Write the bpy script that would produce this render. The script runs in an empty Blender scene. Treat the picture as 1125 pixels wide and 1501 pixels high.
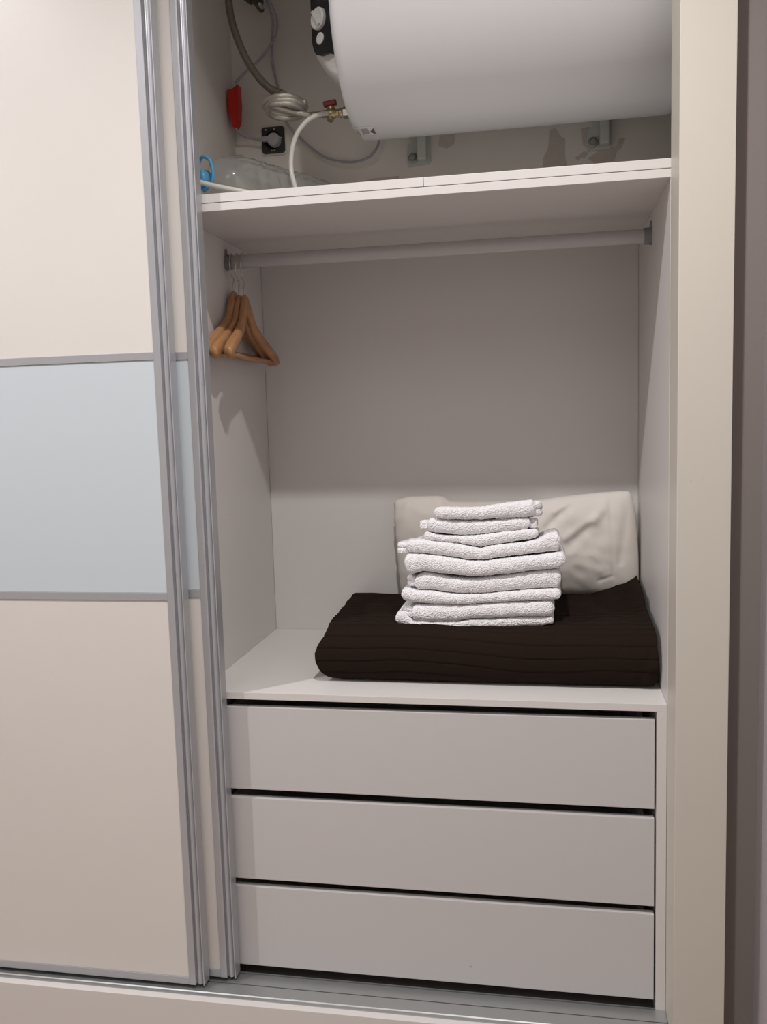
import bpy, bmesh, math, random
from mathutils import Vector, Matrix, noise
random.seed(7)
PI = math.pi
SC = bpy.context.scene
COL = SC.collection

# ------------------------------------------------------------------ camera
F_PX = 1292.6
CAM = Vector((-.2285, -1.7113, .569))
RIGHT = Vector((.98362046, .17783514, -.02941843))
FWD = Vector((-.18001064, .97757545, -.10928131))
UP = Vector((.00932467, .11278696, .99357544))
cd = bpy.data.cameras.new('camera'); co = bpy.data.objects.new('camera', cd); COL.objects.link(co)
cd.sensor_fit = 'VERTICAL'; cd.sensor_height = 36; cd.lens = F_PX * 36 / 1501
cd.clip_start = .02
m = Matrix.Identity(4)
for i in range(3):
    m[i][0] = RIGHT[i]; m[i][1] = UP[i]; m[i][2] = -FWD[i]; m[i][3] = CAM[i]
co.matrix_world = m
SC.camera = co

def at(u, v, y):
    """the real place of a point seen at (u, v) that lies at depth y"""
    d = FWD + RIGHT * ((u - 562.5) / F_PX) - UP * ((v - 750.5) / F_PX)
    return CAM + d * ((y - CAM.y) / d.y)

# ------------------------------------------------------------------ light, world, exposure
w = bpy.data.worlds.new('world'); SC.world = w; w.use_nodes = True
w.node_tree.nodes['Background'].inputs[0].default_value = (.5, .47, .44, 1)
w.node_tree.nodes['Background'].inputs[1].default_value = .3
vs = SC.view_settings
vs.view_transform = 'Standard'; vs.look = 'None'; vs.gamma = 1; vs.use_curve_mapping = False
vs.exposure = -.12
CEIL = 2.07; FLOOR = -.76
def area(name, loc, power, size, color, shape='DISK'):
    l = bpy.data.lights.new(name, 'AREA'); l.shape = shape; l.size = size; l.energy = power; l.color = color
    o = bpy.data.objects.new(name, l); o.location = loc; COL.objects.link(o); return o
def spot(name, loc, power, color, ang=150, blend=1.0, size=.025):
    l = bpy.data.lights.new(name, 'SPOT'); l.energy = power; l.color = color; l.spot_size = math.radians(ang); l.spot_blend = blend
    l.shadow_soft_size = size; o = bpy.data.objects.new(name, l); o.location = loc; COL.objects.link(o); return o
LY = -.95; LZ = 2.05
spot('downlight_lamp', (-1.92, LY, LZ), 100, (1, .975, 1), 168)
spot('downlight_lamp', (-.30, LY, LZ), 110, (1, .98, .955), 143)
area('added_fill_lamp', (-1.2, -2.1, 2.03), 11, 1.3, (1, .97, .97), 'SQUARE')  # unseen fill lamp, added to raise the soft ambient light

# ------------------------------------------------------------------ materials
def mat(name, col, rough=.5, metal=0, bump=0, bscale=200, var=0, vscale=5, spec=.5, sheen=0, trans=0, ior=1.45, spots=None, coat=0):
    mt = bpy.data.materials.new(name); mt.use_nodes = True
    nt = mt.node_tree; N = nt.nodes; L = nt.links; b = N['Principled BSDF']
    b.inputs['Base Color'].default_value = (*col, 1); b.inputs['Roughness'].default_value = rough
    b.inputs['Metallic'].default_value = metal; b.inputs['Specular IOR Level'].default_value = spec
    b.inputs['Sheen Weight'].default_value = sheen; b.inputs['Transmission Weight'].default_value = trans
    b.inputs['IOR'].default_value = ior; b.inputs['Coat Weight'].default_value = coat
    tc = N.new('ShaderNodeTexCoord'); cur = None
    if var:
        n = N.new('ShaderNodeTexNoise'); n.inputs['Scale'].default_value = vscale; n.inputs['Detail'].default_value = 6
        L.new(tc.outputs['Object'], n.inputs['Vector'])
        mx = N.new('ShaderNodeMix'); mx.data_type = 'RGBA'
        mx.inputs[6].default_value = (*[c * (1 - var) for c in col], 1); mx.inputs[7].default_value = (*[min(1, c * (1 + var)) for c in col], 1)
        L.new(n.outputs['Fac'], mx.inputs[0]); cur = mx.outputs[2]
    for (p, r, c) in (spots or []):
        d = N.new('ShaderNodeVectorMath'); d.operation = 'DISTANCE'; d.inputs[1].default_value = p
        nn = N.new('ShaderNodeTexNoise'); nn.inputs['Scale'].default_value = 220
        L.new(tc.outputs['Object'], nn.inputs['Vector']); L.new(tc.outputs['Object'], d.inputs[0])
        a = N.new('ShaderNodeMath'); a.operation = 'MULTIPLY_ADD'; a.inputs[1].default_value = r * 1.6; L.new(nn.outputs['Fac'], a.inputs[0]); L.new(d.outputs['Value'], a.inputs[2])
        mr = N.new('ShaderNodeMapRange'); mr.inputs[1].default_value = r * .9; mr.inputs[2].default_value = r * 1.9; mr.inputs[3].default_value = 1; mr.inputs[4].default_value = 0
        L.new(a.outputs[0], mr.inputs[0])
        mx = N.new('ShaderNodeMix'); mx.data_type = 'RGBA'; mx.inputs[7].default_value = (*c, 1)
        if cur: L.new(cur, mx.inputs[6])
        else: mx.inputs[6].default_value = (*col, 1)
        L.new(mr.outputs[0], mx.inputs[0]); cur = mx.outputs[2]
    if cur: L.new(cur, b.inputs['Base Color'])
    if bump:
        n = N.new('ShaderNodeTexNoise'); n.inputs['Scale'].default_value = bscale; n.inputs['Detail'].default_value = 4
        L.new(tc.outputs['Object'], n.inputs['Vector'])
        bp = N.new('ShaderNodeBump'); bp.inputs['Strength'].default_value = bump; bp.inputs['Distance'].default_value = .002
        L.new(n.outputs['Fac'], bp.inputs['Height']); L.new(bp.outputs[0], b.inputs['Normal'])
    return mt

def wood_mat():
    mt = mat('hanger_wood', (.40, .17, .06), .4, coat=.2); N = mt.node_tree.nodes; L = mt.node_tree.links
    tc = N.new('ShaderNodeTexCoord'); mp = N.new('ShaderNodeMapping'); mp.inputs['Scale'].default_value = (90, 5, 14)
    n = N.new('ShaderNodeTexNoise'); n.inputs['Scale'].default_value = 3; n.inputs['Detail'].default_value = 5
    r = N.new('ShaderNodeValToRGB'); r.color_ramp.elements[0].color = (.36, .175, .075, 1); r.color_ramp.elements[1].color = (.52, .27, .12, 1)
    r.color_ramp.elements[0].position = .3; r.color_ramp.elements[1].position = .7
    L.new(tc.outputs['Object'], mp.inputs[0]); L.new(mp.outputs[0], n.inputs['Vector']); L.new(n.outputs['Fac'], r.inputs[0])
    L.new(r.outputs[0], N['Principled BSDF'].inputs['Base Color']); return mt

M = dict(
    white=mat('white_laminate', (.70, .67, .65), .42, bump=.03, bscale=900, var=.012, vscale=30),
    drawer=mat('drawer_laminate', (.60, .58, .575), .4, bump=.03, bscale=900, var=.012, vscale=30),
    chip=mat('drawer_laminate_marked', (.60, .58, .575), .4, bump=.03, bscale=900,
             spots=[((-.388, .004, -.5741), .0035, (.42, .39, .37))]),
    cream=mat('cream_door_panel', (.73, .695, .655), .38, bump=.06, bscale=500, var=.015, vscale=8),
    post=mat('cream_frame', (.63, .59, .52), .42, bump=.03, bscale=700, var=.02, vscale=6,
             spots=[((.024, -.1017, .4385), .0022, (.50, .45, .40)), ((.043, -.1017, .4425), .0035, (.60, .54, .48)), ((.060, -.1017, .4355), .003, (.62, .56, .50))]),
    edge=mat('white_edging', (.72, .685, .665), .4, bump=.02, bscale=900),
    alu=mat('brushed_aluminium', (.47, .475, .50), .34, metal=.42, bump=.0, bscale=1200),
    alu2=mat('aluminium_track', (.47, .48, .48), .34, metal=.7, bump=.03, bscale=900),
    glass=mat('white_lacquered_glass', (.60, .66, .70), .16, spec=.5),
    dark_floor=mat('grey_board', (.20, .19, .18), .6),
    dark=mat('dark_gap', (.03, .03, .03), .8),
    wall=mat('taupe_wall_paint', (.28, .245, .23), .85, bump=.15, bscale=300, var=.03, vscale=4),
    wallr=mat('lilac_grey_wall_paint', (.50, .465, .48), .85, bump=.15, bscale=300, var=.03, vscale=4),
    room=mat('room_paint', (.72, .69, .66), .9),
    ceil=mat('ceiling_paint', (.80, .77, .73), .9),
    floor=mat('floor_tile', (.42, .35, .30), .5, var=.1, vscale=3),
    plaster=mat('niche_plaster', (.82, .775, .71), .9, bump=.25, bscale=60, var=.05, vscale=7),
    patch=mat('bare_plaster', (.62, .56, .50), .95, bump=.5, bscale=120, var=.12, vscale=40),
    towel=None,
    rod=mat('hanging_rail_metal', (.52, .505, .515), .4, metal=.35),
    brk=mat('bracket_zinc', (.64, .66, .62), .45, metal=.1),
    bolt=mat('bolt_zinc', (.36, .37, .35), .4, metal=.4),
    rbrk=mat('rail_bracket_metal', (.27, .28, .285), .4, metal=.5),
    tank=mat('heater_enamel', (.68, .68, .685), .27, spec=.5, spots=[((-.583, .034, 1.362), .0016, (.2, .18, .17)), ((-.586, .034, 1.345), .0018, (.3, .27, .26))]),
    cap=mat('heater_plastic', (.76, .735, .71), .4),
    black=mat('black_plastic', (.008, .008, .009), .3),
    knob=mat('grey_white_plastic', (.50, .49, .47), .35),
    sticker=mat('sticker_paper', (.70, .68, .66), .6), ink=mat('sticker_ink', (.12, .09, .09), .6), redink=mat('sticker_red', (.25, .04, .04), .6),
    brass=mat('brass', (.50, .40, .24), .35, metal=.85, var=.15, vscale=60),
    chrome=mat('chrome', (.75, .75, .75), .12, metal=1),
    redh=mat('red_handle', (.22, .015, .015), .4), red=mat('red_plastic', (.62, .02, .01), .4),
    hose=mat('braided_hose', (.13, .115, .085), .38, metal=.3, bump=.9, bscale=500, var=.25, vscale=350),
    coil=mat('coiled_steel_hose', (.50, .47, .41), .28, metal=.55, bump=.5, bscale=500),
    tube=mat('milky_tube', (.62, .60, .56), .35, var=.02),
    cable=mat('lilac_grey_cable', (.42, .40, .44), .5),
    socket=mat('dark_grey_socket', (.035, .035, .037), .5, var=.2, vscale=90), hole=mat('socket_recess', (.006, .006, .006), .6),
    plug=mat('grey_plug', (.40, .39, .41), .5),
    pet=mat('clear_plastic', (.93, .93, .92), .08, trans=.90, ior=1.4),
    blue=mat('blue_plastic', (.10, .36, .62), .35),
    pillow=mat('ivory_cotton', (.76, .71, .66), .85, bump=.12, bscale=900, sheen=.2),
    duvet=mat('dark_brown_fabric', (.0155, .0088, .0058), .9, bump=.2, bscale=700, spec=.15),
    steel=mat('hook_steel', (.55, .52, .50), .3, metal=.9),
)
def towel_mat():
    mt = mat('white_terry', (.91, .90, .92), .95, sheen=.3); N = mt.node_tree.nodes; L = mt.node_tree.links
    tc = N.new('ShaderNodeTexCoord')
    v = N.new('ShaderNodeTexVoronoi'); v.inputs['Scale'].default_value = 330
    n = N.new('ShaderNodeTexNoise'); n.inputs['Scale'].default_value = 130; n.inputs['Detail'].default_value = 5
    a = N.new('ShaderNodeMath'); a.operation = 'ADD'
    L.new(tc.outputs['Object'], v.inputs['Vector']); L.new(tc.outputs['Object'], n.inputs['Vector'])
    L.new(v.outputs['Distance'], a.inputs[0]); L.new(n.outputs['Fac'], a.inputs[1])
    bp = N.new('ShaderNodeBump'); bp.inputs['Strength'].default_value = .7; bp.inputs['Distance'].default_value = .003
    L.new(a.outputs[0], bp.inputs['Height']); L.new(bp.outputs[0], N['Principled BSDF'].inputs['Normal']); return mt
M['towel'] = towel_mat(); M['wood'] = wood_mat()

# ------------------------------------------------------------------ builders
def link(name, bm, m_, parent=None, smooth=False):
    bmesh.ops.recalc_face_normals(bm, faces=bm.faces)
    me = bpy.data.meshes.new(name); bm.to_mesh(me); bm.free()
    if smooth:
        for p in me.polygons: p.use_smooth = True
    me.materials.append(M[m_] if isinstance(m_, str) else m_)
    o = bpy.data.objects.new(name, me); COL.objects.link(o)
    if parent:
        o.parent = parent
        if parent.matrix_world.translation.length == 0: o.location = -root_loc(parent)
    return o
LOC = {}
def root_loc(p):
    # parts are modelled in room coordinates: undo the offset of the empties above them
    return LOC.get(p.name, Vector((0, 0, 0)))
def thing(name, label, cat, loc=(0, 0, 0), group=None):
    o = bpy.data.objects.new(name, None); COL.objects.link(o); o.location = loc; o.empty_display_size = .05
    LOC[o.name] = Vector(loc)
    o['label'] = label; o['category'] = cat
    if group: o['group'] = group
    return o
def tag(o, label, cat, group=None):
    o['label'] = label; o['category'] = cat
    if group: o['group'] = group
    return o
def structure(o): o['kind'] = 'structure'; return o
def box(bm, x0, x1, y0, y1, z0, z1, bev=0):
    r = bmesh.ops.create_cube(bm, size=1); vs_ = r['verts']
    for v in vs_:
        v.co = Vector(((x0 + x1) / 2 + v.co.x * (x1 - x0), (y0 + y1) / 2 + v.co.y * (y1 - y0), (z0 + z1) / 2 + v.co.z * (z1 - z0)))
    if bev:
        es = list({e for v in vs_ for e in v.link_edges})
        bmesh.ops.bevel(bm, geom=es, offset=bev, segments=2, affect='EDGES', profile=.6)
def boxo(name, x0, x1, y0, y1, z0, z1, m_, parent=None, bev=.0006):
    bm = bmesh.new(); box(bm, x0, x1, y0, y1, z0, z1, bev); return link(name, bm, m_, parent)
def prism(bm, pts, axis, a, b):
    """closed outline pts (two coords) extruded along axis from a to b"""
    def P(p, t):
        return {'x': (t, p[0], p[1]), 'y': (p[0], t, p[1]), 'z': (p[0], p[1], t)}[axis]
    A = [bm.verts.new(P(p, a)) for p in pts]; B = [bm.verts.new(P(p, b)) for p in pts]
    n = len(pts)
    for i in range(n): bm.faces.new((A[i], A[(i + 1) % n], B[(i + 1) % n], B[i]))
    bm.faces.new(A); bm.faces.new(B[::-1])
def smoothpath(pts, n=8):
    pts = [Vector(p) for p in pts]; out = []
    for i in range(len(pts) - 1):
        p0 = pts[max(i - 1, 0)]; p1 = pts[i]; p2 = pts[i + 1]; p3 = pts[min(i + 2, len(pts) - 1)]
        for k in range(n):
            t = k / n
            out.append(.5 * ((2 * p1) + (p2 - p0) * t + (2 * p0 - 5 * p1 + 4 * p2 - p3) * t * t + (3 * p1 - p0 - 3 * p2 + p3) * t ** 3))
    out.append(pts[-1]); return out
def tube(bm, pts, r, seg=10, cap=True):
    rings = []; prev = None
    for i, p in enumerate(pts):
        t = (pts[min(i + 1, len(pts) - 1)] - pts[max(i - 1, 0)]).normalized()
        if prev is None: prev = t.orthogonal().normalized()
        prev = (prev - t * prev.dot(t)).normalized(); q = t.cross(prev)
        rr = r(i / (len(pts) - 1)) if callable(r) else r
        rings.append([bm.verts.new(p + (prev * math.cos(a) + q * math.sin(a)) * rr) for a in [2 * PI * k / seg for k in range(seg)]])
    for A, B in zip(rings, rings[1:]):
        for k in range(seg): bm.faces.new((A[k], A[(k + 1) % seg], B[(k + 1) % seg], B[k]))
    if cap: bm.faces.new(rings[0]); bm.faces.new(rings[-1][::-1])
def tubeo(name, pts, r, m_, parent=None, n=8, seg=10):
    bm = bmesh.new(); tube(bm, smoothpath(pts, n), r, seg); return link(name, bm, m_, parent, True)
def lathe(bm, prof, o, ax, seg=48, squash=None):
    """prof: list of (distance along axis, radius)"""
    o = Vector(o); ax = Vector(ax).normalized(); u = ax.orthogonal().normalized(); v = ax.cross(u); rings = []
    for d, r in prof:
        if r < 1e-6: rings.append([bm.verts.new(o + ax * d)])
        else: rings.append([bm.verts.new(o + ax * d + (u * math.cos(a) + v * math.sin(a)) * r) for a in [2 * PI * k / seg for k in range(seg)]])
    for A, B in zip(rings, rings[1:]):
        for k in range(seg):
            j = (k + 1) % seg
            if len(A) == 1 and len(B) == 1: continue
            if len(A) == 1: bm.faces.new((A[0], B[k], B[j]))
            elif len(B) == 1: bm.faces.new((A[k], A[j], B[0]))
            else: bm.faces.new((A[k], A[j], B[j], B[k]))
    if len(rings[0]) > 1: bm.faces.new(rings[0])
    if len(rings[-1]) > 1: bm.faces.new(rings[-1][::-1])
def lerp(tab, x):
    if x <= tab[0][0]: return tab[0][1]
    for (a, p), (b, q) in zip(tab, tab[1:]):
        if x <= b: return p + (q - p) * (x - a) / (b - a)
    return tab[-1][1]
def smooth_angle(o, deg=35):
    for p in o.data.polygons: p.use_smooth = True
    o.data.set_sharp_from_angle(angle=math.radians(deg)); return o

# ------------------------------------------------------------------ the room
XL = -.95; D = .5464; J = .1017; NX0 = -1.006; NX1 = .0755; WR = .158
S2, S1, S0, CB = 1.0128, .9960, .9794, -.0147
TK = -.6304; HEAD = 1.62
structure(boxo('floor', -2.6, WR + .1, -3.3, .65, FLOOR - .05, FLOOR, 'floor', bev=0))
structure(boxo('ceiling', -2.6, WR + .1, -3.3, .65, CEIL, CEIL + .05, 'ceil', bev=0))
structure(boxo('wall_right', WR, WR + .1, -3.3, -.0302, FLOOR, CEIL, 'wallr', bev=0))
structure(boxo('wall_left', -2.7, -2.6, -3.3, .65, FLOOR, CEIL, 'room', bev=0))
structure(boxo('wall_front', -2.7, WR + .1, -3.4, -3.3, FLOOR, CEIL, 'room', bev=0))
structure(boxo('wall_back', -2.6, .0908 + .1, D + .006, D + .1, FLOOR, CEIL, 'plaster', bev=0))
structure(boxo('trim_1', .0915, WR + .1, -.03, D + .005, FLOOR, CEIL, 'wall', bev=0))        # wall pier right of the wardrobe
structure(boxo('trim_2', NX0 - .03, NX0, .002, D + .005, S0 + .001, HEAD + .02, 'plaster', bev=0))          # niche cheek beside the pipes

# ------------------------------------------------------------------ the wardrobe
W = thing('wardrobe', 'built-in wardrobe with sliding doors, cream frame and open right bay of shelf and drawers', 'wardrobe', (-.95, 0, FLOOR))
boxo('side_panel', 0, .016, .0005, D, FLOOR + .001, S0 - .0003, 'white', W)
boxo('side_panel', XL - .016, XL, .0005, D, FLOOR + .001, S0 - .0003, 'white', W)
boxo('back_panel', XL + .0002, -.0002, D, D + .004, FLOOR + .02, S0 - .0005, 'white', W)
tp = boxo('top_board', XL - .016, .016, .0002, D + .004, S0, S1 - .0012, 'white', W, .0006)
boxo('upper_board', NX0, -.4486, .0, D + .004, S1, S2, 'white', W, .0008)
boxo('upper_board', -.4478, NX1, .0, D + .004, S1, S2, 'white', W, .0008)
boxo('middle_shelf', XL + .0002, -.0004, .0, D - .001, CB, 0, 'white', W, .0008)
boxo('bottom_board', XL + .0002, -.0002, .004, D - .001, TK - .035, TK - .016, 'dark_floor', W)
boxo('drawer_unit_side', -.0195, -.0006, .0, D - .002, TK - .018, CB - .0004, 'white', W)
boxo('drawer_unit_side', XL + .0004, XL + .0185, .0, D - .002, TK - .018, CB - .0004, 'white', W)
# frame: right post, header, plinth, left post
boxo('frame_post', .0003, .0908, -J, -.0005, FLOOR, HEAD, 'post', W, .0012)
boxo('frame_post', -2.05, -1.96, -J, -.0005, FLOOR, HEAD, 'post', W, .0012)
boxo('frame_header', -2.05, .0908, -J, -.0005, HEAD + .0005, CEIL - .001, 'post', W, .0012)
boxo('frame_header', -2.05, .0908, .0, D + .004, HEAD + .03, HEAD + .05, 'white', W, 0)
boxo('partition', -1.055, NX0 - .031, .004, D, FLOOR + .001, HEAD, 'white', W)
boxo('side_panel', -1.976, -1.96, .0005, D, FLOOR + .001, HEAD, 'white', W)
boxo('plinth', -1.959, -.0003, -J, -.0852, FLOOR, TK, 'edge', W, .0012)
# aluminium floor track, profile in (y, z)
tr = [(.0035, TK - .012), (.0035, TK + .001), (.0015, TK + .001), (.0015, TK - .006), (-.0012, TK - .006), (-.0012, TK - .0006)]
tr += [(-.0355, TK - .0006), (-.0355, TK - .006), (-.0385, TK - .006), (-.0385, TK - .0006), (-.070, TK - .0006), (-.0725, TK - .002), (-.0745, TK - .0022), (-.077, TK - .0008), (-.079, TK + .0004), (-.0838, TK + .0004), (-.0848, TK - .001), (-.0848, TK - .012)]
bm = bmesh.new(); prism(bm, tr, 'x', -1.958, -.0006); link('floor_track', bm, 'alu2', W)
boxo('track_base', -1.958, -.0006, -.0845, .003, FLOOR + .001, TK - .0125, 'dark', W, 0)
boxo('head_track', -1.958, -.0006, -.0845, -.001, HEAD - .012, HEAD, 'alu2', W)

# sliding doors
def stile_profile(w_, d_):
    p = [(0, d_), (0, .0003), (.0003, 0), (.0143, 0), (.0147, .0004), (.0147, .0070), (.0152, .0082)]
    for k in range(9):
        t = k / 8; p.append((.0158 + t * .0130, .0082 - .0050 * math.sin(PI * t) ** .8))
    p += [(.0293, .0084), (.0302, .0080), (.0310, .0060), (.0318, .0004), (.0323, 0), (w_ - .0003, 0), (w_, .0003), (w_, d_)]
    return p
def door(xr, yf, xl, panel_mat, edge_depth=.028):
    wS = .0341
    d = bpy.data.objects.new('sliding_door', None); COL.objects.link(d); d.parent = W; d.empty_display_size = .05
    d.location = Vector((xr, yf, TK)) - LOC[W.name]; LOC[d.name] = Vector((xr, yf, TK))
    zb, zt = -.6214, HEAD - .013
    def lk(n_, bm, m_): o = link(n_, bm, m_, d); o.location = -LOC[d.name]; return o
    bm = bmesh.new(); prism(bm, [(xr - wS + a, yf + b) for a, b in stile_profile(wS, edge_depth)], 'z', zb, zt); smooth_angle(lk('stile', bm, 'alu'), 25)
    bm = bmesh.new(); prism(bm, [(xl + wS - a, yf + b) for a, b in stile_profile(wS, edge_depth)], 'z', zb, zt); smooth_angle(lk('stile', bm, 'alu'), 25)
    a, b = xl + wS + .0002, xr - wS - .0002
    for z0, z1 in ((zb, zb + .0155), (.2086, .2243), (.6903, .7050), (zt - .0155, zt)):
        bm = bmesh.new(); box(bm, a, b, yf + .0006, yf + .022, z0, z1, .0006); lk('rail', bm, 'alu')
    for z0, z1, mm, nm in ((zb + .0157, .2084, panel_mat, 'panel'), (.2245, .6901, 'glass', 'glass_panel'), (.7052, zt - .0157, panel_mat, 'panel')):
        bm = bmesh.new(); box(bm, a, b, yf + .0028, yf + .0108, z0, z1, .0003); lk(nm, bm, mm)
    return d
door(-.9472, -.0658, -1.93, 'cream')
door(-.8892, -.0332, -1.872, 'cream')

# drawers
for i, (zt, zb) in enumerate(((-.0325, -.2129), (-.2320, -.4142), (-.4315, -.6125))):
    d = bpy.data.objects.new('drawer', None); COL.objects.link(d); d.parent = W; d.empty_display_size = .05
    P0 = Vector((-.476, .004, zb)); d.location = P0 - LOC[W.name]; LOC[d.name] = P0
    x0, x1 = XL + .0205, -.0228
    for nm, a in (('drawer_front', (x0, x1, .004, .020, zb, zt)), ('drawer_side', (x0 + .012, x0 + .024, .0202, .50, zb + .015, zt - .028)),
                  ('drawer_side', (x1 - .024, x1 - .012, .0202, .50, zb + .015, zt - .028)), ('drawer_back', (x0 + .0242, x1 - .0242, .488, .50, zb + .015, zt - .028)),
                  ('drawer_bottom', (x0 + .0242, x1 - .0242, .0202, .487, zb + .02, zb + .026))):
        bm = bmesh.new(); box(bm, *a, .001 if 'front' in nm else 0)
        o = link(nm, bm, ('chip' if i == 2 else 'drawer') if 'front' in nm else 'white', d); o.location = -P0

# hanging rail (oval tube) and its end brackets
RY, RZ = .285, .930
bm = bmesh.new(); oval = [(RY + .0078 * math.cos(t), RZ + .0155 * math.sin(t)) for t in [2 * PI * k / 28 for k in range(28)]]
prism(bm, oval, 'x', XL + .004, -.004); rail = smooth_angle(link('hanging_rail', bm, 'rod', W), 50)
for xa, xb in ((XL + .0003, XL + .0035), (-.0035, -.0003)):
    bm = bmesh.new()
    pl = [(RY + .014 * math.cos(t), RZ + .019 * math.sin(t)) for t in [2 * PI * k / 24 for k in range(24)]]
    prism(bm, pl, 'x', xa, xb)
    pe = [(RY + .006 * math.cos(t), RZ + .021 + .010 * math.sin(t)) for t in [2 * PI * k / 16 for k in range(16)]]
    prism(bm, pe, 'x', xa, xb)
    s = 1 if xa < -.5 else -1
    cup = [(RY + .0105 * math.cos(t), RZ + .0175 * math.sin(t)) for t in [2 * PI * k / 24 for k in range(24)]]
    e = xb if s == 1 else xa
    # sleeve around the tube end
    A = []
    for sc_, xx in ((1, e), (1, e + s * .012), (.80, e + s * .012)):
        A.append([bm.verts.new((xx, RY + (p[0] - RY) * sc_, RZ + (p[1] - RZ) * (sc_ if sc_ == 1 else .92))) for p in cup])
    for P_, Q_ in zip(A, A[1:]):
        for k in range(24): bm.faces.new((P_[k], P_[(k + 1) % 24], Q_[(k + 1) % 24], Q_[k]))
    b_ = link('rail_bracket', bm, 'rbrk', rail); b_.location = (0, 0, 0)

# ------------------------------------------------------------------ bedspread
DUV = [(.150, .001), (.118, .0012), (.100, .005), (.088, .016), (.080, .034), (.078, .055), (.082, .078), (.092, .098), (.110, .111), (.140, .1175),
       (.20, .1185), (.28, .117), (.36, .115), (.44, .112), (.49, .109), (.520, .100), (.532, .080), (.535, .050), (.530, .015), (.510, .001)]
def bedspread():
    bm = bmesh.new(); path = smoothpath([(0, y, z) for y, z in DUV], 14)
    L_ = [0]
    for a, b in zip(path, path[1:]): L_.append(L_[-1] + (b - a).length)
    nu = 150; rows = []
    lft = [(0, -.668), (.010, -.694), (.022, -.7065), (.045, -.7175), (.065, -.7165), (.084, -.7085), (.1, -.701), (.12, -.6935)]
    rgt = [(0, -.0135), (.02, -.0045), (.06, -.003), (.10, -.005), (.12, -.008), (.2, -.012)]
    for j, p in enumerate(path):
        a = path[max(j - 1, 0)]; b = path[min(j + 1, len(path) - 1)]; t = (b - a).normalized(); nrm = Vector((0, -t.z, t.y)); row = []
        if j < len(path) * .1: pass
        back = max(0, (p.y - .1) / .42)
        for i in range(nu + 1):
            s = i / nu
            # little folds in the left silhouette
            xl = lerp(lft, p.z) - .020 * back + .003 * noise.noise((p.y * 22, p.z * 30, 2)) - .0015 * math.sin(p.z * 110) * (1 - back)
            xr = lerp(rgt, p.z) - .003 * (1 + noise.noise((p.y * 12, 4, p.z * 30)))
            x = xl + (xr - xl) * s
            q = Vector((x, p.y, p.z))
            wob = .010 * noise.noise((x * 3.2, p.y * 2, 5.1)) + .006 * noise.noise((x * 9, L_[j] * 6, 1))
            top_ = p.y > .12 and p.z > .09
            spacing = .0235 if top_ else .026; slope_ = 0 if top_ else .012 * math.sin(2.2 * (x + .7))
            ph = ((L_[j] + wob + slope_) / spacing) % 1
            d = abs(ph - .5) * 2                      # 1 at the seam
            pa_ = 2.0 if top_ else .65
            pleat = pa_ * (-.0030 * max(0, (d - .80) / .20) ** 1.3 + .0022 * (1 - ph) * .8)
            gen = .0045 * noise.noise((x * 5, p.y * 6, p.z * 6)) + .002 * noise.noise((x * 16, L_[j] * 14, 8))
            amt = min(1, p.z / .02) if p.y < .3 else min(1, p.z / .02)
            q += nrm * (pleat + gen) * amt
            if p.z > .09:
                # peak in the rear right corner, soft dip under the towels
                k = max(0, (x + .13) / .13) * max(0, (p.y - .25) / .27)
                q.z += .058 * k ** 1.6
                q.z += .016 * max(0, (x + .26) / .26) * max(0, min(1, (p.y - .12) / .2))
            if -.60 < x < -.16 and p.z > .09:
                q.z -= .0 
            # right end: creases
            if s > .86:
                q += nrm * .006 * ((s - .86) / .14) * noise.noise((x * 30, p.y * 24 + x * 30, p.z * 40)) * amt
            e = min(s, 1 - s) * 1.0
            row.append((q, e))
        rows.append(row)
    V = [[bm.verts.new(q) for q, e in r] for r in rows]
    for A, B in zip(V, V[1:]):
        for i in range(nu): bm.faces.new((A[i], A[i + 1], B[i + 1], B[i]))
    for i in range(nu): bm.faces.new((V[-1][i], V[-1][i + 1], V[0][i + 1], V[0][i]))
    # folded ends: rings shrinking to the middle of the end with layered creases
    for side, sgn in ((0, -1), (nu, 1)):
        ring = [r[side] for r in V]; c = Vector((0, 0, 0))
        for v in ring: c += v.co
        c /= len(ring)
        prev = ring
        for st in (.9, .7, .4):
            new = []
            for v in ring:
                p = c + (v.co - c) * st; lay = math.sin(p.z * 260) * .0015
                p.x = v.co.x * st + c.x * (1 - st) + (sgn * (1 - st) * .004 if sgn < 0 else 0) + lay * (sgn < 0)
                if sgn > 0: p.x = min(p.x, -.004)
                new.append(bm.verts.new(p))
            for k in range(len(ring)): 
                kk = (k + 1) % len(ring); bm.faces.new((prev[k], prev[kk], new[kk], new[k]))
            prev = new
        bm.faces.new(prev)
    for v in bm.verts: v.co.x = min(v.co.x, -.0015); v.co.z = max(v.co.z, .0006); v.co.y = min(v.co.y, D - .003)
    return link('bedspread', bm, 'duvet', None, True)
tag(bedspread(), 'folded dark brown pleated bedspread lying on the white middle shelf', 'bedspread')

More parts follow.
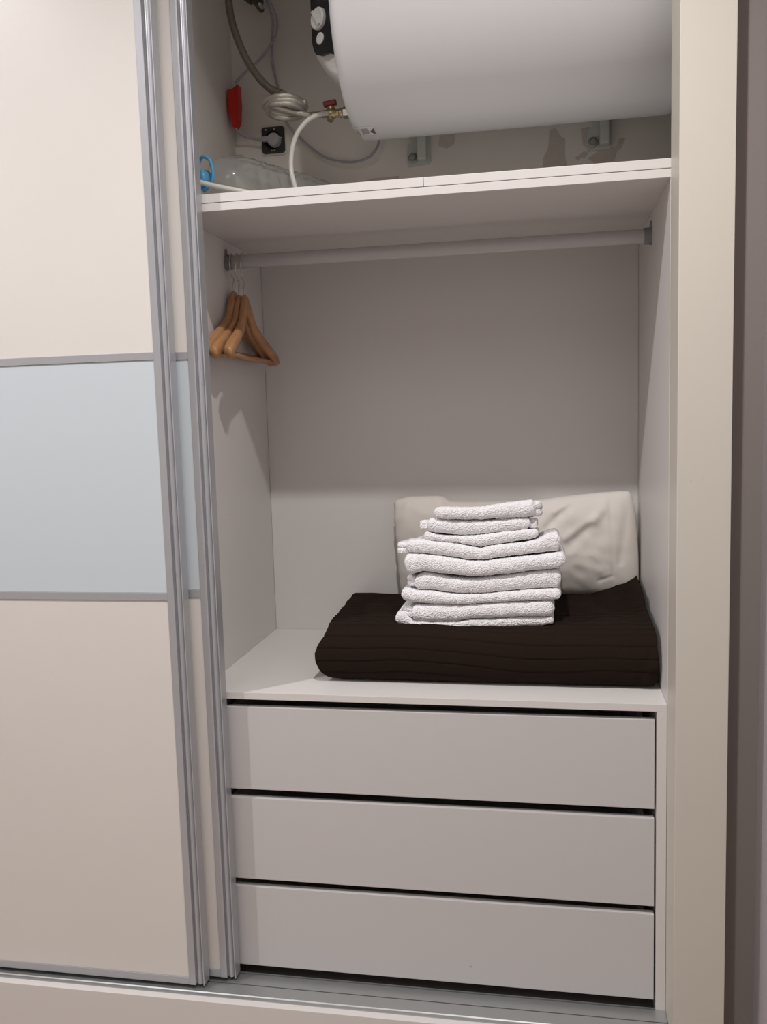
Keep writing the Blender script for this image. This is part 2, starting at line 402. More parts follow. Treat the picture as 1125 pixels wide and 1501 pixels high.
# ------------------------------------------------------------------ pillow
def pillow():
    bm = bmesh.new(); nu, nv = 150, 80
    top = [(-.606, .343), (-.600, .3535), (-.590, .3555), (-.570, .362), (-.50, .363), (-.480, .3615), (-.462, .3485), (-.40, .347), (-.30, .348), (-.23, .350), (-.20, .356), (-.15, .361), (-.10, .366), (-.05, .369), (-.028, .368), (-.018, .358), (-.012, .340)]
    ridges = [((-.205, .325), (-.165, .352), .008, .010), ((-.225, .285), (-.17, .335), .010, -.009), ((-.18, .26), (-.11, .31), .010, .007), ((-.075, .365), (-.066, .14), .0022, -.004),
              ((-.11, .30), (-.085, .35), .012, .008), ((-.03, .34), (-.05, .20), .010, -.009), ((-.585, .33), (-.605, .27), .006, -.006), ((-.56, .345), (-.50, .35), .004, -.005), ((-.59, .31), (-.57, .345), .006, .006),
              ((-.17, .24), (-.13, .285), .014, -.007), ((-.10, .155), (-.07, .165), .004, -.004), ((-.58, .25), (-.595, .18), .007, -.006), ((-.15, .20), (-.10, .18), .012, .006)]
    def ridge(x, z):
        s = 0
        for a, b, w_, h in ridges:
            ax, az = a; bx, bz = b; dx, dz = bx - ax, bz - az; t = max(0, min(1, ((x - ax) * dx + (z - az) * dz) / (dx * dx + dz * dz)))
            d = math.hypot(x - ax - t * dx, z - az - t * dz); s += .65 * h * math.exp(-(d / w_) ** 2)
        return s
    for face in (0, 1):
        G = []
        for j in range(nv + 1):
            t = j / nv; row = []
            for i in range(nu + 1):
                s = i / nu
                x0 = -.606 + .012 * (1 - t) ** 1.5 + .003 * noise.noise((t * 8, 1, 3)); x1 = -.0035 - .012 * t ** 3 - .012 * max(0, t - .9) * 5
                x = x0 + (x1 - x0) * s
                zt = lerp(top, x); zb = .112
                z = zb + (zt - zb) * t
                u_ = 2 * s - 1; v_ = 2 * t - 1
                prof = (max(0, 1 - abs(u_) ** 5) ** .5) * (max(0, 1 - abs(v_) ** 3.2) ** .55)
                yc = .484 + .006 * t
                th = .045 * prof + .0
                wr = .006 * noise.noise((x * 14, z * 14, 2 + face)) + .003 * noise.noise((x * 38 + z * 15, z * 30, 9))
                edge = min(1, 7 * min(s, 1 - s, t * .8, (1 - t) * .8))
                if face == 0: y = yc - th - (wr + ridge(x, z)) * edge
                else: y = min(yc + th * .9, D - .004)
                row.append(bm.verts.new((min(x, -.0015), y, z)))
            G.append(row)
        for A, B in zip(G, G[1:]):
            for i in range(nu): bm.faces.new((A[i], A[i + 1], B[i + 1], B[i]))
    bmesh.ops.remove_doubles(bm, verts=bm.verts, dist=.0004)
    return link('pillow', bm, 'pillow', None, True)
tag(pillow(), 'ivory pillow in a creased cotton case leaning on the wardrobe back behind the towels', 'pillow')

# ------------------------------------------------------------------ towels: (top outline, bottom outline, inner-fold tabs), measured off the stack front
def PX(q): return (570 + q[0] / 4.018, 720 + q[1] / 4.018)
TW = [
 ([(266, 100), (280, 93), (330, 92), (450, 95), (540, 92), (600, 82), (700, 68), (780, 57), (850, 50), (866, 58)], [(262, 150), (275, 160), (330, 165), (440, 166), (545, 167), (640, 158), (760, 156), (850, 150), (866, 143)], [(840, 905, 60, 150)], 'topmost small white towel of the stack, folded on the bedspread'),
 ([(228, 170), (240, 160), (300, 160), (400, 170), (550, 172), (680, 165), (760, 160), (825, 153), (838, 160)], [(225, 228), (240, 238), (300, 246), (400, 257), (500, 257), (600, 246), (700, 235), (820, 222), (838, 215)], [(180, 240, 180, 220), (820, 877, 168, 214)], 'small white towel second from the top, inner fold showing at its left'),
 ([(207, 245), (220, 238), (300, 262), (400, 262), (500, 262), (570, 254), (700, 235), (800, 226), (870, 223), (884, 230)], [(205, 280), (220, 287), (300, 291), (400, 302), (480, 318), (545, 327), (620, 312), (740, 297), (860, 275), (886, 262)], [], 'thin small white towel, lowest of the three small ones in the stack'),
 ([(100, 300), (120, 288), (200, 285), (300, 300), (400, 309), (480, 327), (540, 337), (600, 323), (700, 311), (800, 302), (880, 281), (940, 250), (990, 239), (1018, 262)], [(97, 350), (120, 360), (200, 365), (300, 376), (400, 390), (470, 402), (560, 404), (640, 390), (750, 376), (880, 364), (1000, 350), (1018, 330)], [(48, 130, 302, 372)], 'large white towel topmost of the big ones, its right end curling up'),
 ([(90, 385), (105, 370), (200, 371), (300, 382), (400, 398), (480, 412), (560, 412), (700, 393), (850, 380), (1000, 360), (1030, 360), (1048, 385)], [(92, 450), (115, 490), (140, 490), (200, 470), (280, 482), (380, 492), (480, 502), (600, 497), (740, 482), (880, 465), (1000, 455), (1048, 430)], [], 'thick large white towel, widest of the stack, sagging at its middle'),
 ([(146, 515), (165, 495), (210, 477), (290, 490), (360, 508), (440, 514), (520, 513), (620, 503), (740, 488), (860, 470), (990, 458), (1018, 475)], [(150, 572), (170, 580), (250, 581), (350, 596), (430, 602), (550, 600), (680, 590), (820, 577), (1000, 571), (1020, 555)], [(105, 170, 500, 560)], 'large white towel fourth from the bottom with a dent left of its middle'),
 ([(72, 590), (85, 570), (160, 586), (250, 588), (350, 602), (430, 607), (550, 605), (680, 595), (820, 582), (1000, 575), (1018, 582)], [(72, 630), (90, 645), (150, 655), (250, 661), (350, 664), (450, 666), (600, 655), (750, 647), (900, 640), (1000, 638), (1018, 628)], [], 'large white towel third from the bottom of the stack'),
 ([(133, 690), (145, 673), (250, 669), (450, 671), (600, 661), (750, 652), (950, 646), (978, 660)], [(135, 750), (150, 765), (250, 769), (400, 766), (480, 752), (600, 748), (750, 741), (950, 738), (978, 722)], [(82, 160, 680, 742)], 'large white towel second from the bottom, inner fold showing at its left'),
 ([(36, 735), (50, 712), (90, 712), (150, 768), (250, 772), (400, 769), (480, 756), (600, 752), (750, 745), (950, 741), (974, 752)], [(38, 770), (55, 785), (100, 793), (250, 800), (450, 801), (600, 800), (750, 796), (900, 790), (974, 772)], [], 'large white towel at the very bottom, lying on the brown bedspread'),
]
def towel_body(bm, top, bot, yf, depth, seed, nu=170):
    x0 = max(top[0][0], bot[0][0]); x0 = (top[0][0] + bot[0][0]) / 2; x1 = (top[-1][0] + bot[-1][0]) / 2
    npf = 30; V = []
    nu = max(24, int(nu * (x1 - x0) / .34))
    for i in range(nu + 1):
        s = i / nu; x = x0 + (x1 - x0) * s
        zt, zb = lerp(top, x), lerp(bot, x); zc = (zt + zb) / 2; h = max(.006, (zt - zb) / 2)
        e = min(s, 1 - s) * (x1 - x0); rr = min(h, .010)
        end = math.sqrt(max(0, 1 - (1 - min(1, e / rr)) ** 2)) if e < rr else 1
        hh = h * max(.12, end) + .0006
        yfr = yf + (1 - end) * .008 + .003 * noise.noise((x * 18, seed, 1)) + .002 * noise.noise((x * 50, seed, 4))
        row = []
        r_ = min(hh, .017)
        for k in range(npf + 1):
            # back-bottom -> front -> back-top
            t = k / npf
            if t < .3: y = yfr + depth - (depth - r_) * (t / .3); z = -hh
            elif t <= .7:
                a = (t - .3) / .4 * PI; y = yfr + r_ - r_ * math.sin(a) ** .62; z = -hh * math.cos(a)
            else: y = yfr + r_ + (depth - r_) * ((t - .7) / .3); z = hh
            p = Vector((x, y, zc + z))
            d = .0008 * noise.noise((x * 90, y * 90 + seed, p.z * 90)) + .0008 * noise.noise((x * 260, y * 260, p.z * 260 + seed)) + .0009 * noise.noise((x * 500, y * 500, p.z * 500 + seed))
            nrm = Vector((0, -math.sin((t - .3) / .4 * PI) if .3 < t < .7 else 0, z / max(hh, 1e-4))).normalized()
            p += nrm * d
            if s in (0, 1): p.x += d
            p.z = .12 + (p.z - .12) * (1 - .11 * max(0, min(1, (p.y - yf - .012) / .2))) if p.z > .12 else p.z
            row.append(bm.verts.new(p))
        V.append(row)
    for A, B in zip(V, V[1:]):
        for k in range(npf): bm.faces.new((A[k], A[k + 1], B[k + 1], B[k]))
        bm.faces.new((A[npf], A[0], B[0], B[npf]))
    bm.faces.new(V[0]); bm.faces.new(V[-1][::-1])
YF = .120
for i, (tp_, bt_, tabs, lab) in enumerate(TW):
    yf = YF + (.004, .010, .006, .0, -.004, .004, .002, .004, .010)[i]
    cv = lambda L_: [(lambda p: (p.x, p.z))(at(*PX(q), yf + .004)) for q in L_]
    t2, b2 = cv(tp_), cv(bt_)
    # base of the thing: middle of its underside
    bx = (t2[0][0] + t2[-1][0]) / 2; bz = min(z for _, z in b2)
    depth = .215 if i < 3 else .235
    t2 = [(x, z - .0006) for x, z in t2]
    bm = bmesh.new(); towel_body(bm, t2, b2, yf, depth, i * 3.7)
    T = thing('towel', lab, 'towel', (bx, yf + depth / 2, bz), 'folded white towels stacked on the bedspread')
    o = link('outer_fold', bm, 'towel', T, True); o.location = -LOC[T.name]
    for (u0, u1, v0, v1) in tabs:
        a = at(*PX((u0, v0)), yf + .012); b = at(*PX((u1, v1)), yf + .012)
        bm = bmesh.new(); mz = (a.z + b.z) / 2; h = (a.z - b.z) / 2 - .001
        for k in (0, 1) if h > .006 else (0,):
            zc = mz + (h / 2 if k else -h / 2) if h > .006 else mz; hh = h / 2 - .0003 if h > .006 else h
            towel_body(bm, [(a.x, zc + hh), (b.x, zc + hh)], [(a.x, zc - hh), (b.x, zc - hh)], yf + .012 + .002 * k, depth - .03, 20 + i + k)
        o = link('inner_fold', bm, 'towel', T, True); o.location = -LOC[T.name]

# ------------------------------------------------------------------ hangers
DROP = [(0, 0), (.05, .003), (.10, .014), (.17, .036), (.26, .056), (.5, .082), (.8, .106), (1, .121)]
def hanger(xc, dz, lx, rx, label):
    """hook on the rail at (xc, RY); lx / rx = sideways shift of the front and rear shoulder tips"""
    T = thing('coat_hanger', label, 'hanger', (xc, RY, RZ), 'wooden coat hangers on the rail')
    zt = .856 + dz; hl = .192
    def arm_x(y): s = (y - RY) / hl; return xc + (rx if s > 0 else lx) * abs(s)
    bm = bmesh.new(); N_ = 60; V = []
    for i in range(N_ + 1):
        s = -1 + 2 * i / N_; a = abs(s); y = RY + s * hl
        zc = zt - .022 - sum(lerp(DROP, abs(a + q_)) for q_ in (-.03, -.015, 0, .015, .03)) / 5 - .004 * math.exp(-((1 - a) / .12) ** 2)     # shoulder slope
        h = .0135 - .002 * a + .0075 * math.exp(-(a / .13) ** 2) + .0015
        if a > .95: h *= math.sqrt(max(.15, 1 - ((a - .95) / .055) ** 2))
        th = .0078 + .0036 * min(1, a * 1.1)
        if a > .95: th *= .8
        fwd = .012 * a ** 2 * 0
        ring = []
        for k in range(14):
            t = 2 * PI * k / 14; c, s_ = math.cos(t), math.sin(t)
            ring.append(bm.verts.new((arm_x(y) + th * math.copysign(abs(c) ** .7, c), y - s_ * h * .45 * math.copysign(1, s) * -a, zc + h * math.copysign(abs(s_) ** .8, s_))))
        V.append(ring)
    for A, B in zip(V, V[1:]):
        for k in range(14): bm.faces.new((A[k], A[(k + 1) % 14], B[(k + 1) % 14], B[k]))
    bm.faces.new(V[0]); bm.faces.new(V[-1][::-1])
    o = link('shoulder_piece', bm, 'wood', T, True); o.location = -LOC[T.name]
    zb = zt - .146
    bm = bmesh.new(); tube(bm, [Vector((arm_x(RY + s * .178), RY + s * .178, zb)) for s in (-1, -.5, 0, .5, 1)], .0052, 12)
    o = link('trouser_bar', bm, 'wood', T, True); o.location = -LOC[T.name]
    # hook: up from the wood, bends forward, over the rail
    hp = [(xc, RY, zt - .012), (xc, RY, zt + .014), (xc, RY + .004, zt + .028), (xc, RY - .013, .896 + dz * .3), (xc, RY - .0185, RZ - .006)]
    for k in range(0, 9):
        a = PI - k / 8 * PI * 1.12; hp.append((xc, RY + .0135 * math.cos(a) - .001, RZ + .005 + .0135 * math.sin(a)))
    o = tubeo('hook', hp, .0018, 'steel', T, 5, 8); o.location = -LOC[T.name]
hanger(-.9345, .010, .0, .006, 'wooden coat hanger nearest the left side panel, hanging highest')
hanger(-.9215, .0, .003, .013, 'wooden coat hanger in the middle of the three on the rail')
hanger(-.9085, .0, .023, .011, 'rightmost of the three wooden coat hangers on the rail')

# ------------------------------------------------------------------ water heater
HY, HZ, HR, HX0, HX1 = .26, 1.406, .23, -.632, .058
H = thing('water_heater', 'white cylindrical electric water heater mounted above the shelf', 'water heater', (-.29, HY, HZ - HR))
def hlink(n_, bm, m_, par=None, smooth=True):
    o = link(n_, bm, m_, par or H, smooth); o.location = -LOC[H.name] if not par else (0, 0, 0); return o
L_ = HX1 - HX0
prof = [(0.010, 0), (.010, .150), (.004, .185), (.0, .200)] + [(.022 - .022 * math.cos(t), HR - .022 + .022 * math.sin(t)) for t in [PI / 2 * k / 6 for k in range(7)]]
prof += [(x, HR) for x in (.1, .2, .35, .5)] + [(L_ - .03 + .03 * math.sin(t), HR - .03 + .03 * math.cos(t)) for t in [PI / 2 * k / 6 for k in range(7)]] + [(L_, .1), (L_, 0)]
bm = bmesh.new(); lathe(bm, prof, (HX0, HY, HZ), (1, 0, 0), 160); smooth_angle(hlink('tank', bm, 'tank'), 60)
# end cover with slanting front: plan outline in (x, y), shaped in height
def cover():
    bm = bmesh.new(); levels = []
    n = 22
    for i in range(n + 1):
        t = i / n; z = 1.258 + (1.560 - 1.258) * t
        lo = min(1, t / .30); k = math.sin(lo * PI / 2) ** .9                 # the lower end swells out of the tank
        hi = min(1, (1 - t) / .2); k *= math.sin(hi * PI / 2) ** .6
        xl = -.628 - .072 * k; ext = .012 + .05 * k
        yf = .115 + .03 * (1 - k)
        pts = [(-.624, yf - .004), (-.634, yf - .003), (xl + .016, yf + .052 * k * .93), (xl + .006, yf + .062 * k), (xl, yf + .078 * k + .01), (xl, .25), (xl + .012, .275), (-.624, .28)]
        levels.append([bm.verts.new((a, b, z)) for a, b in pts])
    for A, B in zip(levels, levels[1:]):
        for k in range(8): bm.faces.new((A[k], A[(k + 1) % 8], B[(k + 1) % 8], B[k]))
    bm.faces.new(levels[0]); bm.faces.new(levels[-1][::-1])
    return bm
smooth_angle(hlink('end_cover', cover(), 'cap'), 40)
# control panel on the slanted face
pn = Vector((-.641, -.768, 0)).normalized(); pt = Vector((-.768, .641, 0)).normalized()
po = Vector((-.634, .1125, 0))
def onp(a, z, out=0): return po + pt * a + pn * out + Vector((0, 0, z))
bm = bmesh.new()
out_ = [(-.004, 1.290), (.010, 1.298), (.028, 1.305), (.050, 1.307), (.062, 1.312), (.070, 1.322), (.075, 1.338), (.076, 1.40), (.076, 1.50), (.070, 1.53), (-.004, 1.53)]
A = [bm.verts.new(onp(a, z, .0035)) for a, z in out_]; B = [bm.verts.new(onp(a, z, -.006)) for a, z in out_]
for k in range(len(out_)): bm.faces.new((A[k], A[(k + 1) % len(out_)], B[(k + 1) % len(out_)], B[k]))
bm.faces.new(A); bm.faces.new(B[::-1]); cp = hlink('control_panel', bm, 'black', smooth=False)
def disc(name, a, z, r, h):
    bm = bmesh.new(); lathe(bm, [(0, r), (h * .7, r), (h, r * .88), (h * .95, r * .6), (h * .6, 0)], onp(a, z, .0036), pn, 32)
    return smooth_angle(hlink(name, bm, 'knob', cp), 40)
disc('knob', .046, 1.376, .0215, .009); disc('lamp', .0455, 1.338, .0115, .003)
bm = bmesh.new(); c0 = onp(.046, 1.376, .0125)
box(bm, -.003, .003, -.005, .004, -.019, .019, .001)
bmesh.ops.rotate(bm, verts=bm.verts, matrix=Matrix.Rotation(math.atan2(pt.y, pt.x), 3, 'Z') @ Matrix.Rotation(.6, 3, 'Y'))
bmesh.ops.translate(bm, verts=bm.verts, vec=c0); hlink('knob_grip', bm, 'knob', cp, False)
# rating sticker, curved on the tank
def hit(u, v):
    d = (at(u, v, 0) - CAM); oy, oz = CAM.y - HY, CAM.z - HZ
    a = d.y ** 2 + d.z ** 2; b = 2 * (oy * d.y + oz * d.z); c = oy * oy + oz * oz - HR * HR
    disc_ = max(0, b * b - 4 * a * c); t = (-b - math.sqrt(disc_)) / (2 * a); return CAM + d * t
sc_ = hit(537, 193); ang = math.atan2(sc_.z - HZ, sc_.y - HY)
def curved(name, x0, x1, a0, a1, off, m_, par):
    bm = bmesh.new(); n = 8; A = []; 
    for rr in (HR + off, HR + off - .0004):
        A.append([[bm.verts.new((x, HY + rr * math.cos(ang + a0 + (a1 - a0) * k / n), HZ + rr * math.sin(ang + a0 + (a1 - a0) * k / n))) for k in range(n + 1)] for x in (x0, x1)])
    for g in A:
        for k in range(n): bm.faces.new((g[0][k], g[0][k + 1], g[1][k + 1], g[1][k]))
    o_, i_ = A
    for k in range(n):
        for e in (0, 1): bm.faces.new((o_[e][k], o_[e][k + 1], i_[e][k + 1], i_[e][k]))
    for k in (0, n): bm.faces.new((o_[0][k], o_[1][k], i_[1][k], i_[0][k]))
    return hlink(name, bm, m_, par)
sw = .021; sa = .10
st = curved('sticker', sc_.x - sw, sc_.x + sw, -sa, sa, .0008, 'sticker', None)
for k in range(3): curved('print_line', sc_.x - .019 + k * .0016, sc_.x - .0182 + k * .0016, -sa * (.8 - .2 * k), sa * .7, .0012, 'ink', st) if k != 1 else None
for k in range(6): curved('print_line', sc_.x - .008 + k * .0026, sc_.x - .0069 + k * .0026, -sa * .7, sa * (.55 - .1 * (k % 3)), .0012, 'ink', st)
for k in range(5): curved('print_mark', sc_.x + .010 + k * .0018, sc_.x + .0119 + k * .0018, -sa * .12 * (k + 1), sa * .12 * (k + 1), .0012, 'redink' if k < 2 else 'ink', st)
# wall brackets
for (u, v, sgn) in ((606, 232, 1), (870, 209, 1)):
    p = at(u, v, D)
    bm = bmesh.new(); y1 = D + .005
    # folded sheet plate with notched left edge, standing out where it goes behind the tank
    x, z = p.x, p.z
    pl = [(x - .014, z - .020), (x + .040, z - .016), (x + .044, z - .010), (x + .044, z + .10), (x - .010, z + .10), (x - .010, z + .048), (x - .002, z + .046), (x - .002, z + .036), (x - .012, z + .032), (x - .012, z + .026), (x - .014, z + .014)]
    prism(bm, pl, 'y', y1 - .004, y1)
    box(bm, x + .014, x + .036, y1 - .034, y1 - .004, z - .012, z + .10, .003)
    b_ = hlink('wall_bracket', bm, 'brk', None, False)
    bm = bmesh.new(); lathe(bm, [(0, .0125), (.003, .012), (.004, .009), (.0045, .0085)], (x, y1 - .004, z), (0, -1, 0), 24)
    lathe(bm, [(.0, .0068), (.011, .0068), (.012, .005)], (x, y1 - .0085, z), (0, -1, 0), 6)
    w_ = hlink('bolt', bm, M['bolt'], b_, False)

# bare plaster patches on the niche wall
WB = bpy.data.objects['wall_back']
def patch(pix, seed):
    bm = bmesh.new(); pts = [at(u, v, D + .006) for u, v in pix]; q = []
    n = len(pts)
    for i in range(n):
        a, b = pts[i], pts[(i + 1) % n]
        for k in range(5):
            p = a.lerp(b, k / 5); p.x += .0016 * noise.noise((i * 3 + k, seed, 0)); p.z += .0016 * noise.noise((i * 3 + k, seed, 5)); q.append((p.x, p.z))
    prism(bm, q, 'y', D + .0048, D + .0075); o = link('plaster_patch', bm, 'patch', WB); o.location = (0, 0, 0); return o
patch([(645, 199), (668, 197), (666, 212), (655, 218), (643, 214)], 1)
patch([(806, 190), (815, 188), (822, 200), (829, 204), (828, 226), (832, 246), (796, 246), (797, 232), (804, 218), (805, 205)], 2)
patch([(852, 188), (866, 186), (866, 205), (862, 218), (855, 212), (853, 200)], 3)
patch([(862, 232), (880, 220), (904, 214), (908, 204), (916, 203), (912, 216), (905, 222), (901, 236), (872, 240)], 4)
patch([(843, 231), (852, 226), (857, 222), (862, 226), (858, 231), (851, 231), (848, 236)], 5)
patch([(545, 262), (585, 258), (583, 285), (525, 285), (520, 270)], 6)

# ------------------------------------------------------------------ valve, hoses, cables
vy = .30
V_ = thing('safety_valve', 'brass safety valve with red lever at the heater pipe', 'valve', at(480, 170, vy))
def vl(n_, bm, m_, smooth=True): o = link(n_, bm, m_, V_, smooth); o.location = -LOC[V_.name]; return o
pv = at(503, 166, vy); pv.x = -.636
pe = at(466, 168, vy)
axv = (pe - pv).normalized(); Lv = (pe - pv).length
bm = bmesh.new(); lathe(bm, [(.006, .0115), (.012, .0115)], pv, axv, 20); vl('pipe_collar', bm, 'black')
bm = bmesh.new(); lathe(bm, [(.010, .0115), (.012, .0128), (.026, .0128), (.028, .0115)], pv, axv, 6); vl('nut', bm, 'chrome', False)
bm = bmesh.new(); lathe(bm, [(.028, .0095), (.031, .0105), (.035, .0105), (.037, .0085), (.044, .0085), (.048, .0115), (.062, .0115), (.066, .0085), (.074, .0085), (.078, .0068), (Lv + .012, .0068)], pv, axv, 24)
pm = pv + axv * .055; lathe(bm, [(0, .008), (.014, .008), (.017, .005)], pm, (0, 0, 1), 16); lathe(bm, [(0, .0075), (.016, .0075), (.018, .0065)], pm, (-.1, -.3, -1), 16)
smooth_angle(vl('valve_body', bm, 'brass'), 40)
bm = bmesh.new(); box(bm, -.017, .013, -.006, .006, -.006, .006, .0025); bmesh.ops.rotate(bm, verts=bm.verts, matrix=Matrix.Rotation(-.12, 3, 'Y'))
bmesh.ops.translate(bm, verts=bm.verts, vec=pm + Vector((0, -.001, .022))); vl('lever', bm, 'redh', False)

A_ = lambda *l: [at(u, v, y) for u, v, y in l]
tag(tubeo('water_hose', A_((331, -60, .22), (335, 0, .24), (342, 38, .26), (358, 80, .28), (378, 112, .29), (397, 131, .30), (402, 134, .30)), .0082, 'hose', n=10, seg=14),
    'thick dark braided water hose curving down beside the niche wall', 'hose')
CF = thing('hose_fitting', 'metal hose coupling between the thick braided hose and the coil', 'fitting', at(415, 141, .30))
pa, pb = at(399, 132, .30), at(434, 149, .30); ax = pb - pa; Lf = ax.length
def fl(n_, bm, m_, s=True): o = link(n_, bm, m_, CF, s); o.location = -LOC[CF.name]; return o
bm = bmesh.new(); lathe(bm, [(0, .0095), (Lf * .35, .0098), (Lf * .36, .008)], pa, ax, 20); smooth_angle(fl('ferrule', bm, 'hose'), 40)
bm = bmesh.new(); lathe(bm, [(Lf * .36, .010), (Lf * .38, .0112), (Lf * .55, .0112), (Lf * .57, .010)], pa, ax, 6); fl('hex_nut', bm, 'chrome', False)
bm = bmesh.new(); lathe(bm, [(Lf * .57, .0085), (Lf * .70, .0095), (Lf * .72, .0078), (Lf, .0068), (Lf * 1.05, .004)], pa, ax, 20); smooth_angle(fl('stem', bm, 'brass'), 40)
# coil: three lying loops, entering from the coupling and leaving to the valve
cc = at(417, 161, .30); pts = [pb + Vector((0, 0, -.002)), at(446, 150, .28)]
for k in range(0, 25):
    a = .2 - k / 24 * 2 * PI * 2.35
    pts.append(cc + Vector(((.043 - .004 * math.sin(k)) * math.cos(a) + .004, -.006 + .043 * math.sin(a), .011 - .019 * k / 24 - .10 * .043 * math.sin(a))))
pts += [at(447, 168, .29), at(458, 168, .30), pe]
tag(tubeo('coiled_hose', pts, .0066, 'coil', n=5, seg=12), 'slim grey hose wound in flat loops left of the brass valve', 'hose')
tag(tubeo('drain_tube', A_((480, 166, .275), (468, 168, .26), (452, 176, .25), (438, 192, .24), (430, 212, .225), (427, 235, .21), (428, 255, .20), (434, 278, .20), (440, 296, .205)), .0052, 'tube', seg=12),
    'milky drain tube dropping from the brass valve to the shelf', 'tube')
tag(tubeo('power_cable', A_((383, -30, .50), (392, 4, .50), (400, 30, .515), (399, 60, .53), (400, 95, .535), (408, 130, .535), (412, 160, .535), (422, 182, .53), (444, 206, .53), (470, 227, .53), (495, 236, .53), (522, 237, .53), (543, 229, .53), (554, 214, .53), (557, 195, .53)), .0032, 'cable', seg=8),
    'long lilac-grey cable running down the niche wall and looping up behind the heater', 'cable')
tag(tubeo('thin_cable', A_((386, -25, .48), (398, 8, .485), (406, 28, .50), (405, 48, .51), (396, 68, .515), (378, 90, .52), (360, 106, .52), (346, 121, .50)), .0030, 'cable', seg=8),
    'thin cable slanting from the top of the niche down into the red connector', 'cable')
tag(tubeo('socket_cable', A_((344, 186, .50), (350, 193, .51), (360, 200, .525), (370, 203, .53), (378, 204.5, .53)), .0030, 'cable', seg=8), 'short grey cable from the red connector to the wall plug', 'cable')
T = thing('pipe_tap', 'dark metal tap fitting high on the niche wall above the hoses', 'tap', at(376, 2, .50))
pa = at(358, -6, .50); pb = at(398, 12, .50); ax = pb - pa
bm = bmesh.new(); lathe(bm, [(0, .009), (.012, .009), (.013, .012), (.024, .012), (.025, .008), (.036, .008), (.037, .011), (.050, .010), (.052, .006)], pa, ax, 20)
lathe(bm, [(0, .0075), (.052, .0075)], at(374, 2, .50), (0, 1, .05), 16)
o = link('tap_body', bm, 'hose', T, True); o.location = -LOC[T.name]; smooth_angle(o, 40)
bm = bmesh.new(); box(bm, -.004, .004, -.018, .006, -.003, .003, .0015); bmesh.ops.translate(bm, verts=bm.verts, vec=at(384, 10, .49))
o = link('tap_lever', bm, 'chrome', T); o.location = -LOC[T.name]
# red connector
bm = bmesh.new(); ry = .492
o2 = [(333, 131), (340, 131), (348, 122), (349.5, 150), (349, 176), (344, 187), (341, 186), (334, 160)]
pp = [at(u, v, ry) for u, v in o2]; prism(bm, [(p.x, p.z) for p in pp], 'y', ry, ry + .030)
bmesh.ops.bevel(bm, geom=list(bm.edges), offset=.0015, segments=2, affect='EDGES')
tag(link('cable_connector', bm, 'red'), 'bright red plastic cable connector in the corner of the heater niche', 'connector')
# socket
ps = at(402, 206.5, D + .006)
S = thing('wall_socket', 'dark grey power socket in the plaster of the heater niche', 'socket', (ps.x, D + .006, ps.z - .033))
def sl(n_, bm, m_, s=False): o = link(n_, bm, m_, S, s); o.location = -LOC[S.name]; return o
def rrect(w_, h_, c, n=4):
    o = []
    for (sx, sz, a0) in ((1, 1, 0), (-1, 1, PI / 2), (-1, -1, PI), (1, -1, 3 * PI / 2)):
        for k in range(n + 1):
            a = a0 + PI / 2 * k / n; o.append((ps.x + sx * (w_ - c) + c * math.cos(a), ps.z + sz * (h_ - c) + c * math.sin(a)))
    return o
bm = bmesh.new(); prism(bm, rrect(.033, .036, .006), 'y', D + .0022, D + .0065); sl('mounting_frame', bm, 'plaster')
bm = bmesh.new(); prism(bm, [(x + .0006 * noise.noise((i, 0, 0)), z + .001 * noise.noise((i, 4, 0))) for i, (x, z) in enumerate(rrect(.0300, .0325, .007))], 'y', D - .002, D + .0035); sl('face_plate', bm, 'socket')
bm = bmesh.new(); lathe(bm, [(0, .0225), (.001, .0225), (.0012, .0205), (-.0005, .0203), (-.0005, 0)], (ps.x, D - .0021, ps.z), (0, -1, 0), 40); sl('recess', bm, 'hole', True)
for dx, dz in ((-.019, .026), (.004, .0265), (.003, -.0262), (-.004, -.0262), (.021, .003)):
    bm = bmesh.new(); lathe(bm, [(0, .0024), (.0012, .0022), (.0012, 0)], (ps.x + dx, D - .0022, ps.z + dz), (0, -1, 0), 10); sl('screw', bm, 'brk', True)
Pg = thing('power_plug', 'grey angled power plug pushed into the dark socket', 'plug', (ps.x, D - .015, ps.z - .018))
bm = bmesh.new(); pc = at(401, 204, D - .018)
lathe(bm, [(0, .0165), (.016, .0165), (.020, .0145), (.021, 0)], (pc.x, D - .0035, pc.z - .001), (0, -1, 0), 36)
o = link('plug_body', bm, 'plug', Pg, True); o.location = -LOC[Pg.name]; smooth_angle(o, 40)
bm = bmesh.new(); box(bm, pc.x - .030, pc.x - .004, D - .024, D - .010, pc.z - .004, pc.z + .0075, .003); o = link('plug_neck', bm, 'plug', Pg); o.location = -LOC[Pg.name]
bm = bmesh.new(); lathe(bm, [(k * .0022, .0048 - .0003 * k - (.0008 if k % 2 else 0)) for k in range(7)], (pc.x - .030, D - .017, pc.z + .001), (-1, -.05, .15), 14); o = link('strain_relief', bm, 'plug', Pg, True); o.location = -LOC[Pg.name]

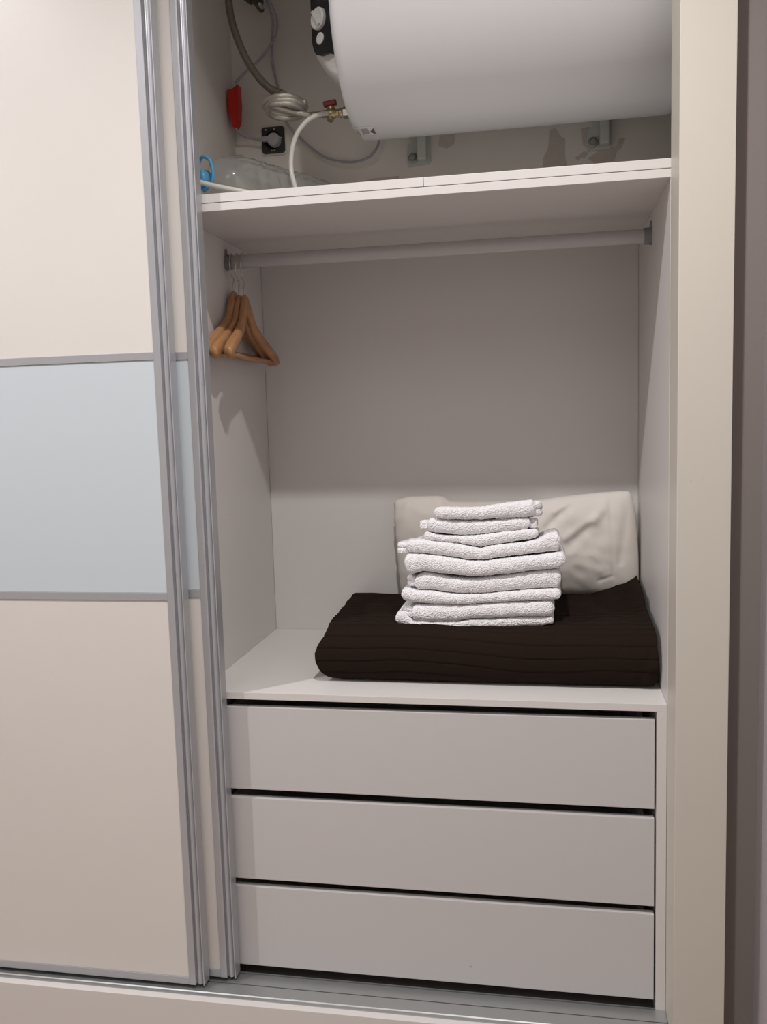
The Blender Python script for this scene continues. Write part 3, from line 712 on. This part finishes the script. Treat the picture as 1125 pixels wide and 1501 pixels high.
# ------------------------------------------------------------------ water jug lying on the shelf
JG = thing('water_jug', 'clear quilted plastic water jug with blue handle lying on the upper shelf', 'bottle', (-.88, .25, S2))
ja = Vector((-.915, .175, S2 + .064)); jb = Vector((-.745, .42, S2 + .052)); jx = (jb - ja).normalized(); JL = (jb - ja).length
ju = Vector((0, 0, 1)) - jx * jx.z; ju.normalize(); jw = jx.cross(ju)
bm = bmesh.new(); prof = [(-.050, .0), (-.050, .017), (-.032, .019), (-.024, .030), (-.010, .050), (.008, .060), (.03, .064)]
n = 46
for k in range(n + 1): prof.append((.045 + (JL - .045) * k / n, .0635 - .004 * k / n))
prof += [(JL + .008, .055), (JL + .012, .040), (JL + .006, 0)]
seg = 72; rings = []
for d, r in prof:
    if r == 0: rings.append([bm.verts.new(ja + jx * d)]); continue
    rg = []
    for k in range(seg):
        a = 2 * PI * k / seg; rr = r
        if d > .01 and d < JL: rr += .0040 * (abs(math.sin(a * 8)) ** .7 + abs(math.sin(d * 105)) ** .7) - .0025 + .003 * noise.noise((d * 20, math.cos(a) * 2, math.sin(a) * 2))
        p = ja + jx * d + (ju * math.sin(a) + jw * math.cos(a)) * rr; p.z = max(p.z, S2 + .001); rg.append(bm.verts.new(p))
    rings.append(rg)
for A, B in zip(rings, rings[1:]):
    for k in range(seg):
        j = (k + 1) % seg
        if len(A) == 1: bm.faces.new((A[0], B[k], B[j]))
        elif len(B) == 1: bm.faces.new((A[k], A[j], B[0]))
        else: bm.faces.new((A[k], A[j], B[j], B[k]))
bmesh.ops.recalc_face_normals(bm, faces=bm.faces)
jo = link('body', bm, 'pet', JG, True); jo.location = -LOC[JG.name]
so = jo.modifiers.new('shell', 'SOLIDIFY'); so.thickness = .0006
bm = bmesh.new(); lathe(bm, [(0, .0215), (.020, .0215), (.022, .019), (.022, 0)], ja + jx * -.036, -jx, 32); o = link('cap', bm, 'blue', JG, True); o.location = -LOC[JG.name]
hp = [at(292, 268, .14), at(291, 245, .13), at(296, 230, .12), at(307, 234, .115), at(311.5, 247, .115), at(312, 262, .115), at(308, 272, .12), at(299, 280, .13)]
o = tubeo('handle', hp, .0036, 'blue', JG, 8, 10); o.location = -LOC[JG.name]
tag(tubeo('white_tube', [at(284, 262, .07), at(296, 268, .07), at(320, 273.5, .075), at(345, 278.5, .08), at(368, 283, .09)], .0052, 'tube', seg=12), 'short milky tube lying in front of the clear jug on the shelf', 'tube')

# ------------------------------------------------------------------ ceiling downlights, plus an added fill panel (above and behind the picture)
for x, y, r in ((-1.92, LY, .04), (-.30, LY, .04)):
    T = thing('downlight', 'small round ceiling downlight %s' % ('left of the wardrobe opening' if x < -1 else 'right, before the open bay'), 'ceiling light', (x, y, CEIL))
    bm = bmesh.new(); lathe(bm, [(0, r + .008), (.004, r + .006), (.004, r), (0, r - .002)], (x, y, CEIL), (0, 0, -1), 32); o = link('ring', bm, 'alu', T, True); o.location = -LOC[T.name]
T = thing('added_fill_panel', 'added square fill light panel overhead, out of view', 'ceiling light', (-1.2, -2.1, CEIL))  # body for the added fill lamp, not a known fitting of the room
bm = bmesh.new(); box(bm, -1.87, -.53, -2.77, -1.43, CEIL - .02, CEIL - .0005, .003); o = link('fill_housing', bm, 'edge', T); o.location = -LOC[T.name]
